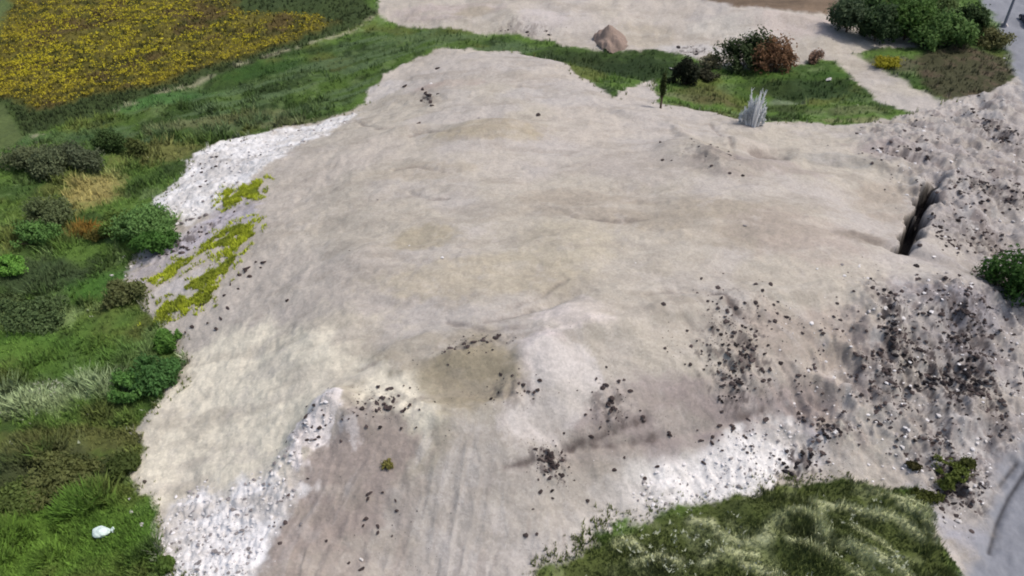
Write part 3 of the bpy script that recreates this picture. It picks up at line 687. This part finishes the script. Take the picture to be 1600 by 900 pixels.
def rock_mesh(kind, i):
    key = (kind, i)
    if key not in ROCK_ME:
        v, f = ROCKS[i]
        o = mesh_np('rock', v, f, {'dark': M_DARK, 'black': M_BLACK, 'pale': M_PALE, 'grey': M_GREYROCK}[kind], None, False)
        ROCK_ME[key] = o.data; bpy.data.objects.remove(o)
    return ROCK_ME[key]
def rock(px, py, size, kind, label, group, name='stone'):
    x, y, z = at(px, py)
    n = len(x); rank = np.argsort(np.argsort(px))
    ORD = 'leftmost second third fourth fifth sixth seventh eighth ninth tenth eleventh twelfth thirteenth fourteenth fifteenth sixteenth seventeenth eighteenth nineteenth twentieth'.split()
    base = label
    for i, (a, b, c) in enumerate(zip(x, y, z)):
        if n <= 20:
            k = int(rank[i]); w = 'leftmost' if k == 0 else 'rightmost' if k == n - 1 else ORD[k] + ' from left'
            label = (base + ', ' + w) if len((base + ' ' + w).split()) <= 16 else ' '.join(base.split()[:13]).removesuffix(' the').removesuffix(' of') + ', ' + w
        o = bpy.data.objects.new(name, rock_mesh(kind, random.randrange(8)))
        COL.objects.link(o)
        s = size * random.uniform(.7, 1.3)
        o.location = (a, b, c + s * .12); o.scale = (s * random.uniform(.8, 1.4), s * random.uniform(.8, 1.2), s * random.uniform(.7, 1.2))
        o.rotation_euler = (random.uniform(-.3, .3), random.uniform(-.3, .3), random.uniform(0, 6.28))
        tag(o, label, 'stone' if name == 'stone' else 'clod', group)
def cluster(n, px, py, rx, ry, size, kind, label, group, rot=0, name='clod'):
    a = math.radians(rot); P = []
    for _ in range(n):
        r, t = math.sqrt(random.random()), random.uniform(0, 6.283)
        u, v = r * math.cos(t) * rx, r * math.sin(t) * ry
        P.append((px + u * math.cos(a) - v * math.sin(a), py + u * math.sin(a) + v * math.cos(a)))
    P = np.array(P); rock(P[:, 0], P[:, 1], size, kind, label, group, name)
def clods(pts, size, kind, label, group, name='clod'):
    P = np.array(pts, float); rock(P[:, 0], P[:, 1], size, kind, label, group, name)

cluster(26, 1158, 565, 48, 46, .30, 'dark', 'dark clod in the round scatter on the front slope of the mound', 'clods in the round scatter')
cluster(22, 1392, 500, 12, 62, .38, 'black', 'black lump in the narrow upright band below the right rim', 'lumps in the narrow upright band', -4)
cluster(12, 1375, 560, 22, 16, .34, 'dark', 'dark clod at the foot of the narrow upright black band', 'clods at the foot of the band')
cluster(34, 1505, 500, 38, 50, .34, 'dark', 'dark clod in the bluish debris patch under the right edge bush', 'clods in the bluish debris')
cluster(26, 1500, 590, 34, 36, .42, 'black', 'black lump in the darkest heap of debris on the right slope', 'lumps in the darkest heap')
cluster(16, 1435, 590, 28, 28, .38, 'black', 'black lump left of the darkest heap of debris', 'lumps left of the darkest heap')
cluster(14, 1490, 770, 26, 22, .34, 'black', 'black lump between the low green bush and the gravel road', 'lumps by the gravel road')
cluster(9, 1300, 673, 15, 11, .42, 'black', 'black lump in the tight pile above the white slope', 'lumps in the tight pile')
cluster(12, 1250, 725, 30, 12, .38, 'black', 'black lump strewn where the white slope meets the grass bank', 'lumps at the grass bank', -35)
cluster(8, 955, 634, 7, 18, .4, 'dark', 'dark clod in the short upright line on the front slope', 'clods in the short line')
cluster(8, 862, 722, 14, 11, .38, 'dark', 'dark clod in the small knot at the left end of the wheel rut', 'clods in the small knot')
cluster(7, 600, 632, 26, 12, .35, 'dark', 'dark clod on the low crest left of the front face', 'clods on the low crest')
cluster(18, 1545, 300, 40, 40, .32, 'dark', 'dark clod on the rough ground right of the black step', 'clods right of the step')
cluster(20, 1510, 372, 44, 26, .3, 'dark', 'dark clod on the brown hump above the right edge bush', 'clods on the brown hump')
cluster(14, 1450, 705, 40, 26, .3, 'dark', 'dark clod above the low green bush near the road', 'clods above the low bush')
clods([(400,410),(408,418),(412,410),(384,424),(390,433),(375,430),(386,420),(360,445),(372,452),(325,505),(338,515),(345,498),(356,482),(350,462),(448,470),(290,520),(300,512),(318,476)], .42, 'dark', 'dark clod beside the weed strips on the left flank', 'clods beside the weed strips')
clods([(285,350),(292,346),(300,343),(312,341),(322,337),(305,355),(278,378),(268,386),(256,392),(330,350),(345,340),(250,400),(296,366)], .42, 'grey', 'grey stone in the line above the middle weed strip', 'grey stones above the weed strip', 'stone')
clods([(545,880),(577,772),(574,780),(590,823),(572,810),(568,821),(482,748),(510,846),(565,890),(598,770),(618,782),(620,798),(480,687),(498,683),(535,656),(545,655),(588,642),(632,640),(650,668)], .28, 'dark', 'dark clod lying singly on the lower left face of the mound', 'single clods on the lower left face')
clods([(665,145),(670,152),(673,160),(675,166),(660,140),(654,193),(841,180),(684,108),(633,135)], .6, 'dark', 'dark clod near the back tip of the mound', 'clods near the back tip')
clods([(923,683),(976,715),(960,735),(845,768),(1028,730),(1100,724),(1007,748),(1112,692),(1045,680),(938,668),(985,612),(1004,652),(1045,676),(915,648),(1124,666),(1145,670),(1255,652),(1280,655),(1375,665),(1356,655)], .32, 'dark', 'dark clod along the wheel ruts of the front face', 'clods along the wheel ruts')
clods([(1383,483),(1358,487),(1420,470),(1558,485),(1580,490),(1525,475),(1515,765),(1475,815),(1497,815),(1540,690),(1480,690),(1410,700),(1500,450),(1545,405)], .36, 'pale', 'small white stone among the dark debris on the right slope', 'white stones in the debris', 'stone')
clods([(195,402),(205,418),(196,432),(203,780),(205,800),(222,820),(260,880),(255,868),(565,875),(262,895),(175,431)], .38, 'pale', 'small white stone at the grassy left foot of the mound', 'white stones at the left foot', 'stone')
clods([(1050,108),(1038,140),(1295,125),(1570,92),(1568,40)], .9, 'pale', 'pale boulder in the green hollow or roadside grass behind the mound', 'pale boulders behind the mound', 'stone')
# rubble that nobody could count: pebbles and crumbs
def rubble(name, n_try, dens, size, rgb, label, yr=(24, 165), var=.35, pts=None):
    x, y = scatter(n_try, yr=yr) if pts is None else pts
    z0 = H(x, y, False); _, k = ground_paint(x, y, z0)
    w = dens(x, y, k)
    kp = RNG.random(len(x)) < w
    x, y = x[kp], y[kp]; z = H(x, y); n = len(x)
    base = [SMALL[i] for i in RNG.integers(0, 6, n)]
    V = np.concatenate([b[0] for b in base]).reshape(n, -1, 3); F = np.array([b[1] for b in base])
    dist = np.sqrt(x * x + y * y + CAM_H ** 2)
    s = size * (.42 + RNG.random(n) ** 4 * 2.4) * (.55 + dist / 120)
    a = RNG.random(n) * 6.283
    ca, sa = np.cos(a)[:, None], np.sin(a)[:, None]
    vx, vy = V[:, :, 0] * ca - V[:, :, 1] * sa, V[:, :, 0] * sa + V[:, :, 1] * ca
    P = np.stack([x[:, None] + vx * s[:, None], y[:, None] + vy * s[:, None], z[:, None] + (V[:, :, 2] + .1) * s[:, None]], -1)
    nv = V.shape[1]
    F = (F + (np.arange(n) * nv)[:, None, None]).reshape(-1, 3)
    cc = np.asarray(rgb)[None] * (1 - var + 2 * var * RNG.random(n))[:, None]
    o = mesh_np(name, P.reshape(-1, 3), F, M_RUB, np.repeat(cc, nv, 0), False)
    tag(o, label, 'rubble', None, 'stuff')
M_RUB = ground_mat('rubble', .15, .02, 5)
def dark_density(x, y, k):
    w = np.full(len(x), .0008)
    for (px, py, rx, ry, rot, kk) in DEBRIS:
        w = np.maximum(w, .95 * kk * gauss(x, y, px, py, rx * 1.15, ry * 1.15, rot))
    w = w + .16 * inside(R_RIGHT, x, y, 0, 4) + .016 * front_w(x, y)
    w = w * sm(-.1, .45, fbm(x, y, 2.0, 4, 400, .65)) * 1.6
    return w * ((k == 4) | (k == 2) | (k == 3))
rubble('dark_rubble', 110000, dark_density, .17, alb(82, 72, 70), 'fine dark rubble strewn over the soil mound')
def pale_density(x, y, k):
    w = np.full(len(x), .0015)
    for s in SOILS:
        pass
    for (P, rgb, kk, soft) in ZONES:
        if min(rgb) > 207: w = np.maximum(w, .45 * sm(-.5, .6, poly_sd(x, y, P)))
    return (w + .14 * inside(R_RIGHT, x, y, 0, 4)) * (k == 4)
px_, py_ = [], []
for q in DEBRIS:
    cx, cy = GC[(q[0], q[1])]
    n = int(85 * q[2] * q[3] * q[5] ** 1.8 * (.25 if q[0] < 500 or q[1] < 100 else 1))
    px_.append(cx + RNG.normal(size=n) * q[2] * .62); py_.append(cy + RNG.normal(size=n) * q[3] * .62)
px_, py_ = np.concatenate(px_), np.concatenate(py_)
rubble('spoil_crumbs', 0, lambda x, y, k: sm(-.35, .35, fbm(x, y, 1.1, 4, 401, .7)) * ((k == 4) | (k == 2)), .17, alb(62, 55, 54), 'dark crumbs of broken spoil gathered in the debris patches', pts=(px_, py_), var=.5)
rubble('white_rubble', 70000, pale_density, .15, alb(226, 222, 220), 'fine white rubble on the flanks of the soil mound', var=.15)
rubble('grey_rubble', 50000, lambda x, y, k: pale_density(x, y, k) * .8, .15, alb(150, 144, 142), 'fine grey rubble mixed into the white flanks of the mound', var=.25)

# ------------------------------------------------------------------ bushes and trees
def leafy(name, lobes, n, size, rgb, parent, rgb2=None, mat=None):
    """crown: many leaf-sized faces through the volume of several lobes (cx,cy,cz,rx,ry,rz)"""
    L = np.array(lobes, float)
    vol = L[:, 3] * L[:, 4] * L[:, 5]; pick = RNG.choice(len(L), n, p=vol ** .75 / (vol ** .75).sum())
    d = RNG.normal(size=(n, 3)); d /= np.linalg.norm(d, axis=1)[:, None]
    r = RNG.random(n) ** .38
    p = L[pick, :3] + d * L[pick, 3:] * r[:, None] * (1 + .18 * RNG.normal(size=(n, 1)))
    nz = fbm(p[:, 0] * 1.0 + p[:, 2] * .7, p[:, 1] + p[:, 2] * .5, .9, 2, random.randrange(999))
    p = p[nz > -.5]; d = d[nz > -.5]; n = len(p)
    p[:, 2] = np.maximum(p[:, 2], .03)
    nrm = d + RNG.normal(size=(n, 3)) * .7; nrm /= np.linalg.norm(nrm, axis=1)[:, None]
    t1 = np.cross(nrm, RNG.normal(size=(n, 3))); t1 /= np.linalg.norm(t1, axis=1)[:, None] + 1e-9
    t2 = np.cross(nrm, t1)
    s = size * (.6 + .8 * RNG.random(n))[:, None]
    V = np.stack([p - t1 * s, p + t2 * s * .5, p + t1 * s, p - t2 * s * .5], 1)
    t = np.clip(.5 + .5 * nz[nz > -.5] + .3 * RNG.normal(size=n), 0, 1)[:, None]
    c = np.asarray(rgb)[None] * (1 - t) + np.asarray(rgb2 if rgb2 is not None else np.asarray(rgb) * 1.6)[None] * t
    return mesh_np(name, V.reshape(-1, 3), np.arange(n * 4).reshape(-1, 4), mat or M_LEAF, np.repeat(c, 4, 0), False, parent)
def tube(p0, p1, r0, r1, seg=7):
    p0, p1 = Vector(p0), Vector(p1); a = (p1 - p0).normalized()
    u = a.orthogonal().normalized(); w = a.cross(u)
    V = []
    for p, r in ((p0, r0), (p1, r1)):
        for k in range(seg):
            t = 2 * math.pi * k / seg; V.append((p + (u * math.cos(t) + w * math.sin(t)) * r)[:])
    F = [(k, (k + 1) % seg, seg + (k + 1) % seg, seg + k) for k in range(seg)]
    return V, F
def tubes(name, segs, mat, parent):
    V, F = [], []
    for s in segs:
        v, f = tube(*s); F += [tuple(i + len(V) for i in q) for q in f]; V += v
    return mesh_np(name, np.array(V), np.array(F), mat, None, True, parent)
def bush(px, py, w, h, rgb, label, name='bush', cat='bush', group=None, rgb2=None, n=2600, leaf=.16, d=None, crown_lift=0.0):
    """px, py: middle of its foot in the photograph; w, h in metres"""
    x, y, z = [float(v[0]) for v in at(px, py)]
    root = empty(name, (x, y, z), random.uniform(0, 6.28) * 0)
    tag(root, label, cat, group)
    d = d or w * .8
    lobes = []
    k = max(5, int(w * 2.4) + 4)
    for i in range(k):
        a = random.uniform(0, 6.283); q = random.uniform(.15, .88)
        s = random.uniform(.16, .38) * (1.15 - .4 * q)
        lobes.append((math.cos(a) * q * w * .55, math.sin(a) * q * d * .55, crown_lift * h + h * (1 - crown_lift) * random.uniform(.25, .72) * (1.1 - .35 * q), w * s * .75, d * s * .8, h * (1 - crown_lift) * random.uniform(.26, .4)))
    lobes.append((0, 0, crown_lift * h + h * (1 - crown_lift) * .5, w * .36, d * .36, h * (1 - crown_lift) * .45))
    leafy('crown' if crown_lift else 'foliage', lobes, n, leaf, alb(*rgb) * np.array([1.12, .95, .72]) * (2.3 if n > 3000 else 1.5), root, alb(*(rgb2 or tuple(min(255, int(v * 1.45)) for v in rgb))) * np.array([1.12, .95, .72]))  # leaf colour of dense crowns lifted, partly in place of haze
    segs = []
    top = max(.3, crown_lift * h + h * .3)
    if crown_lift: segs.append(((0, 0, -.2), (0.05, 0, top), .05 * h * .5 + .04, .05))
    for lo in lobes[:7]:
        b = (0, 0, crown_lift * h * .7) if crown_lift else (lo[0] * .15, lo[1] * .15, -.1)
        segs.append((b, (lo[0] * .85, lo[1] * .85, lo[2]), .05 + h * .008, .02))
    tubes('trunk' if crown_lift else 'stem', segs, M_BARK, root)
    return root
G1, G2, G3 = (56,84,50), (48,66,40), (66,88,62)
BUSHES = [
 (40,262,4.6,2.4,(58,68,54),'large grey green bush, leftmost of the bush row below the flower field'),
 (85,268,4.8,2.7,(56,66,54),'large grey green bush, second from the left in the row below the flower field'),
 (128,262,4.0,2.6,(52,62,52),'dark grey green bush, third from the left in the row below the flower field'),
 (178,235,2.6,2.4,(38,54,32),'small dark green round bush right of the bush row, above the bare straw patch'),
 (218,243,2.2,2.0,(52,62,38),'small brownish dark bush, last on the right of the row below the flower field'),
 (85,352,3.8,2.8,(56,68,50),'dark bluish green bush left of the bare straw patch'),
 (58,378,3.2,2.0,(54,80,46),'dark green bush at the lower left of the bare straw patch'),
 (235,362,4.8,2.6,(60,86,54),'wide green bush touching the mound beside its white flank'),
 (195,360,3.2,1.9,(56,74,40),'green bush right of the brownish yellow weeds'),
 (245,390,3.0,1.8,(44,70,36),'dark green bush at the mound foot just above the weed strips'),
 (195,468,3.2,1.6,(58,66,46),'brownish green bush at the mound foot left of the lowest weed strip'),
 (55,500,4.6,1.6,(50,66,46),'low dark bush in the grass far left of the weed strips'),
 (10,490,3.2,1.5,(48,62,42),'low dark bush at the left border of the photo, halfway down'),
 (245,600,3.4,2.0,(44,70,42),'dark green bush pressed against the mound halfway down the left side'),
 (205,612,2.8,1.5,(54,82,46),'mid green bush just left of the dark bush halfway down'),
 (262,540,1.8,1.2,(52,80,40),'small green bush at the narrow notch of the mound foot'),
 (195,735,1.9,1.2,(42,54,30),'small very dark bush at the mound foot above the white plastic bag'),
 (90,755,4.0,1.4,(58,66,44),'low brownish green bush in the lower left grass above the white bag'),
 (20,790,3.4,1.2,(54,68,40),'low dark bush at the left border in the lower left grass'),
 (20,420,2.8,1.3,(62,94,46),'light green low bush at the left border above the dark hollow'),
 (262,885,1.0,.7,(48,66,34),'small green tuft of bush at the bottom edge by the white flank'),
]
for (px, py, w, h, rgb, lab) in BUSHES:
    bush(px, py, w * 1.3, h * 1.1, tuple(int(v * 1.22) for v in rgb), lab, group='bushes along the left side', n=int(2200 + w * 1000), leaf=.15)
# orange brown weeds beside the straw patch
bush(150, 372, 2.6, .9, (78,80,44), 'brownish yellow low weed clump under the bare straw patch', 'weed_clump', 'weeds', n=1500, leaf=.13, rgb2=(108,110,60))
# right side
bush(1592, 460, 7.0, 4.0, (40,70,34), 'dark green bush at the right border casting a black shadow', n=8500, leaf=.17, rgb2=(60,96,48))
bush(1480, 745, 2.9, 1.1, (66,80,42), 'low olive green bush among the debris near the gravel road', n=3600, leaf=.11)
bush(1508, 726, 1.1, .7, (56,66,36), 'small dark bush touching the right of the low olive bush', n=900, leaf=.1)
bush(1427, 733, 1.1, .6, (52,54,34), 'small dark brown bush left of the low olive bush', n=900, leaf=.1)
bush(604, 728, 1.0, .4, (92,96,60), 'tiny greyish green plant alone on the lower left face', 'weed_clump', 'plant', n=600, leaf=.08)
bush(1440, 782, 2.4, .7, (56,66,34), 'dark green clump at the upper tip of the grass bank', n=1800, leaf=.11)
bush(1158, 108, 8.0, 4.6, (44,58,40), 'dark green bush, left half of the pair on the pale earthworks', n=6500, leaf=.2, d=4)
bush(1210, 112, 6.4, 4.8, (92,74,62), 'reddish brown bush, right half of the pair on the pale earthworks', n=5200, leaf=.2, d=4, rgb2=(118,98,82))
bush(1184, 104, 5.4, 5.6, (40,54,36), 'tall dark bush rising between the green and the brown bush', n=3800, leaf=.2, d=3)
bush(1112, 104, 3.4, 1.8, (92,96,84), 'small grey bush left of the dark bush pair', n=1500, leaf=.16)
bush(1070, 132, 2.8, 3.6, (34,42,34), 'blocky blackish bush standing in the green hollow', n=7000, leaf=.16, rgb2=(44,52,42))
bush(1098, 122, 4.4, 1.3, (46,50,42), 'long low dark bush behind the blocky blackish bush', n=2400, leaf=.16)
bush(1050, 130, 1.8, .9, (40,48,36), 'low dark foliage standing in for shadow left of the blocky blackish bush', n=900, leaf=.14)  # dark foliage added where the blocky bush only casts its shadow
bush(1032, 168, 1.0, 4.6, (48,60,36), 'slender upright sapling at the back edge of the mound', 'sapling', 'tree', n=1500, leaf=.13, crown_lift=.25)
bush(1272, 98, 2.4, 2.0, (106,92,88), 'small greyish brown bush on the right of the pale earthworks', n=1100, leaf=.15)
bush(1385, 104, 4.2, 1.4, (130,136,44), 'bright yellow green bush beside the dirt track', n=2200, leaf=.16, rgb2=(160,166,60))
TR = dict(name='tree', cat='tree', group='trees by the road')
bush(1322, 50, 6.5, 5.0, (52,68,54), 'dark bluish tree, leftmost of the trees by the road', n=7500, leaf=.24, crown_lift=.1, **TR)
bush(1366, 64, 6.5, 5.6, (40,58,40), 'very dark green tree, second from the left of the trees by the road', n=8500, leaf=.24, crown_lift=.1, **TR)
bush(1412, 62, 8.5, 6.2, (54,80,42), 'broad green tree in the middle of the trees by the road', n=11000, leaf=.26, crown_lift=.1, **TR)
bush(1468, 74, 8.0, 5.0, (62,88,52), 'wide mid green tree right of the broad tree by the road', n=9500, leaf=.26, crown_lift=.08, **TR)
bush(1508, 62, 5.6, 5.4, (38,56,34), 'very dark tree, last of the tall ones before the grey road', n=7000, leaf=.24, crown_lift=.1, **TR)
bush(1545, 72, 5.6, 2.8, (72,78,56), 'low greyish green bush, last before the grey road', n=4200, leaf=.2)
bush(1360, 10, 9.0, 5.5, (66,90,62), 'pale green tree behind the others at the top edge', n=8500, leaf=.26, crown_lift=.1, **TR)
bush(1440, 20, 9.0, 4.0, (60,78,50), 'low green tree behind the middle of the row at the top edge', n=8500, leaf=.26, crown_lift=.08, **TR)

# white brush of bare upright stems
def pale_shrub(px, py):
    x, y, z = [float(v[0]) for v in at(px, py)]
    root = empty('bare_shrub', (x, y, z)); tag(root, 'whitish bare shrub of upright stems behind the mound edge', 'shrub')
    m = flat_mat('bleached_stem', tuple(alb(226, 228, 228)), .15, 5)
    r = random.Random(4)
    for k in range(18):
        a = r.uniform(0, 6.28); q = r.uniform(.1, 1.0)
        b = Vector((math.cos(a) * q * 1.0, math.sin(a) * q * .5, -.1)); t = Vector((b.x * 2.0, b.y * 2.2, r.uniform(2.6, 5.0) * (1.1 - .35 * q)))
        mid = b.lerp(t, .55) + Vector((r.uniform(-.15, .15), 0, .2))
        segs = [(b, mid, .15, .12), (mid, t, .12, .02)]
        for j in range(5):
            s = b.lerp(t, r.uniform(.3, .9)); segs.append((s, s + Vector((r.uniform(-.4, .4), r.uniform(-.3, .3), r.uniform(.3, .8))), .05, .012))
        tubes('stem', segs, m, root)
    leafy('foliage', [(u * .62, 0, 1.5 - abs(u) * .3, .22, .3, 1.7 - abs(u) * .35) for u in (-2.2, -1.5, -.9, -.3, .3, .9, 1.4, 2.0)], 2600, .11, alb(200,204,204), root, alb(232,234,234))
pale_shrub(1174, 196)

# ------------------------------------------------------------------ brown soil pile, bag, pole, car
def soil_pile(px, py, w, d, h, rgb, label):
    x, y, z = [float(v[0]) for v in at(px, py)]
    n = 60; u = np.linspace(-1, 1, n); A, B = np.meshgrid(u, u)
    rr = np.sqrt(A ** 2 + B ** 2); hh = np.clip(1 - rr * (1 + .18 * fbm(A * 3, B * 3, 1.2, 2, 500)), 0, 1) ** .95 * h
    PX, PY = A * w / 2 + hh * -.25, B * d / 2
    hh = hh + (hh > 0) * fbm(PX, PY, .8, 3, 510) * .12 + H(PX + x, PY + y) - z - .08
    ii = np.arange(n * n).reshape(n, n)
    F = np.stack([ii[:-1, :-1], ii[:-1, 1:], ii[1:, 1:], ii[1:, :-1]], -1).reshape(-1, 4)
    F = F[(rr.ravel()[F] < 1.0).all(1)]
    c = np.tile(alb(*rgb), (n * n, 1)) * (1 + .1 * fbm(PX.ravel(), PY.ravel(), .7, 3, 520))[:, None]
    used, inv = np.unique(F.ravel(), return_inverse=True)
    V = np.stack([PX.ravel(), PY.ravel(), hh.ravel()], 1)[used]
    o = mesh_np('soil_pile', V, inv.reshape(-1, 4), M_SOIL, c[used]); o.location = (x, y, z); tag(o, label, 'soil pile')
soil_pile(956, 64, 5.4, 8.0, 2.6, (152,134,122), 'brown pointed soil pile on the pale earthworks beyond the grass')

def bag(px, py):
    import bmesh
    x, y, z = [float(v[0]) for v in at(px, py)]
    root = empty('plastic_bag', (x, y, z + .05), .2); tag(root, 'crumpled white plastic bag lying in the lower left grass', 'bag')
    bm = bmesh.new(); bmesh.ops.create_icosphere(bm, subdivisions=4, radius=1)
    V = np.array([v.co[:] for v in bm.verts]); F = np.array([[v.index for v in f.verts] for f in bm.faces]); bm.free()
    n = fbm(V[:, 0] * 1.3 + V[:, 2], V[:, 1] * 1.3 - V[:, 2], .8, 4, 600, .65)
    V = V * (1 + .22 * n)[:, None] * np.array([.56, .42, .32]); V[:, 2] = np.maximum(V[:, 2], -.2) + .26
    V[:, 2] *= 1 - .25 * sm(0, .5, V[:, 0])
    m = flat_mat('white_plastic', tuple(alb(222, 238, 230)), .05, 3, .45, .01)
    mesh_np('sack', V, F, m, None, True, root)
    tubes('knot', [((.5, .0, .26), (.62, .05, .3), .10, .05), ((.62, .05, .3), (.78, .12, .34), .05, .12), ((.62, .05, .3), (.76, -.1, .26), .05, .1)], m, root)
bag(160, 836)
bush_ = None
def pole(px, py):
    x, y, z = [float(v[0]) for v in at(px, py)]
    root = empty('utility_pole', (x, y, z)); tag(root, 'grey concrete utility pole standing at the edge of the road, top right', 'pole')
    m = flat_mat('concrete', (.22, .22, .25), .12, 3)
    mm = flat_mat('porcelain', (.35, .3, .26), .1, 3, .3)
    tubes('shaft', [((0, 0, -.3), (.05, 0, 9.2), .24, .14, 14)], m, root)
    tubes('footing', [((0, 0, -.2), (0, 0, .25), .5, .42, 12)], m, root)
    tubes('crossarm', [((-.9, 0, 8.6), (1.0, 0, 8.6), .07, .07, 8)], m, root)
    for u in (-.8, .02, .9): tubes('insulator', [((u, 0, 8.66), (u, 0, 8.95), .07, .05, 8)], mm, root)
pole(1568, 42)

def car(px, py, heading):
    import bmesh
    x, y, z = [float(v[0]) for v in at(px, py)]
    root = empty('car', (x, y, z + .02), heading); tag(root, 'dark blue car on the grey road, cut by the right border of the photo', 'car')
    body_m = flat_mat('car_paint', (.025, .03, .06), .05, 2, .3, 0)
    glass = flat_mat('car_glass', (.02, .025, .03), .05, 2, .1, 0)
    tyre = flat_mat('tyre_rubber', (.02, .02, .02), .1, 5); rim = flat_mat('wheel_rim', (.4, .4, .42), .1, 3, .4, 0, .8)
    def loft(name, prof, mat):      # side profile (x,z), half width at each
        n = len(prof); V, F = [], []
        for (a, b, w) in prof: V.append((a, -w, b))
        for (a, b, w) in prof: V.append((a, w, b))
        me = bpy.data.meshes.new(name)
        F = [tuple(range(n))[::-1], tuple(range(n, 2 * n))] + [(k, (k + 1) % n, n + (k + 1) % n, n + k) for k in range(n)]
        me.from_pydata(V, [], F); me.materials.append(mat); me.update()
        bm = bmesh.new(); bm.from_mesh(me); bmesh.ops.recalc_face_normals(bm, faces=bm.faces)
        bmesh.ops.bevel(bm, geom=bm.edges[:], offset=.05, segments=2, affect='EDGES'); bm.to_mesh(me); bm.free()
        o = bpy.data.objects.new(name, me); COL.objects.link(o); o.parent = root; return o
    loft('body', [(-2.1, .3, .84), (-2.12, .78, .82), (-1.5, .92, .84), (.85, .9, .84), (1.9, .74, .8), (2.1, .55, .78), (2.08, .28, .8)], body_m)
    loft('cabin', [(-1.6, .88, .74), (-1.15, 1.38, .6), (.1, 1.42, .6), (.9, .88, .74)], body_m)
    loft('windscreen', [(.2, 1.36, .54), (.22, 1.38, .54), (.93, .9, .66), (.88, .88, .66)], glass)
    loft('rear_window', [(-1.24, 1.34, .54), (-1.26, 1.36, .54), (-1.66, .93, .66), (-1.6, .91, .66)], glass)
    for s in (-1, 1):
        me = bpy.data.meshes.new('side_window')
        me.from_pydata([(-1.4, s * .735, .95), (.72, s * .735, .95), (.1, s * .63, 1.32), (-1.1, s * .63, 1.32)], [], [(0, 1, 2, 3)]); me.materials.append(glass)
        o = bpy.data.objects.new('side_window', me); COL.objects.link(o); o.parent = root
        md = o.modifiers.new('thick', 'SOLIDIFY'); md.thickness = .03; md.offset = 0
        for a in (-1.3, 1.3):
            w = tubes('wheel', [((a, s * .62, .32), (a, s * .86, .32), .32, .32, 20), ((a, s * .86, .32), (a, s * .862, .32), .32, .2, 20)], tyre, root)
            tubes('rim', [((a, s * .855, .32), (a, s * .87, .32), .2, .02, 16)], rim, w)
car(1606, 36, 1.45)
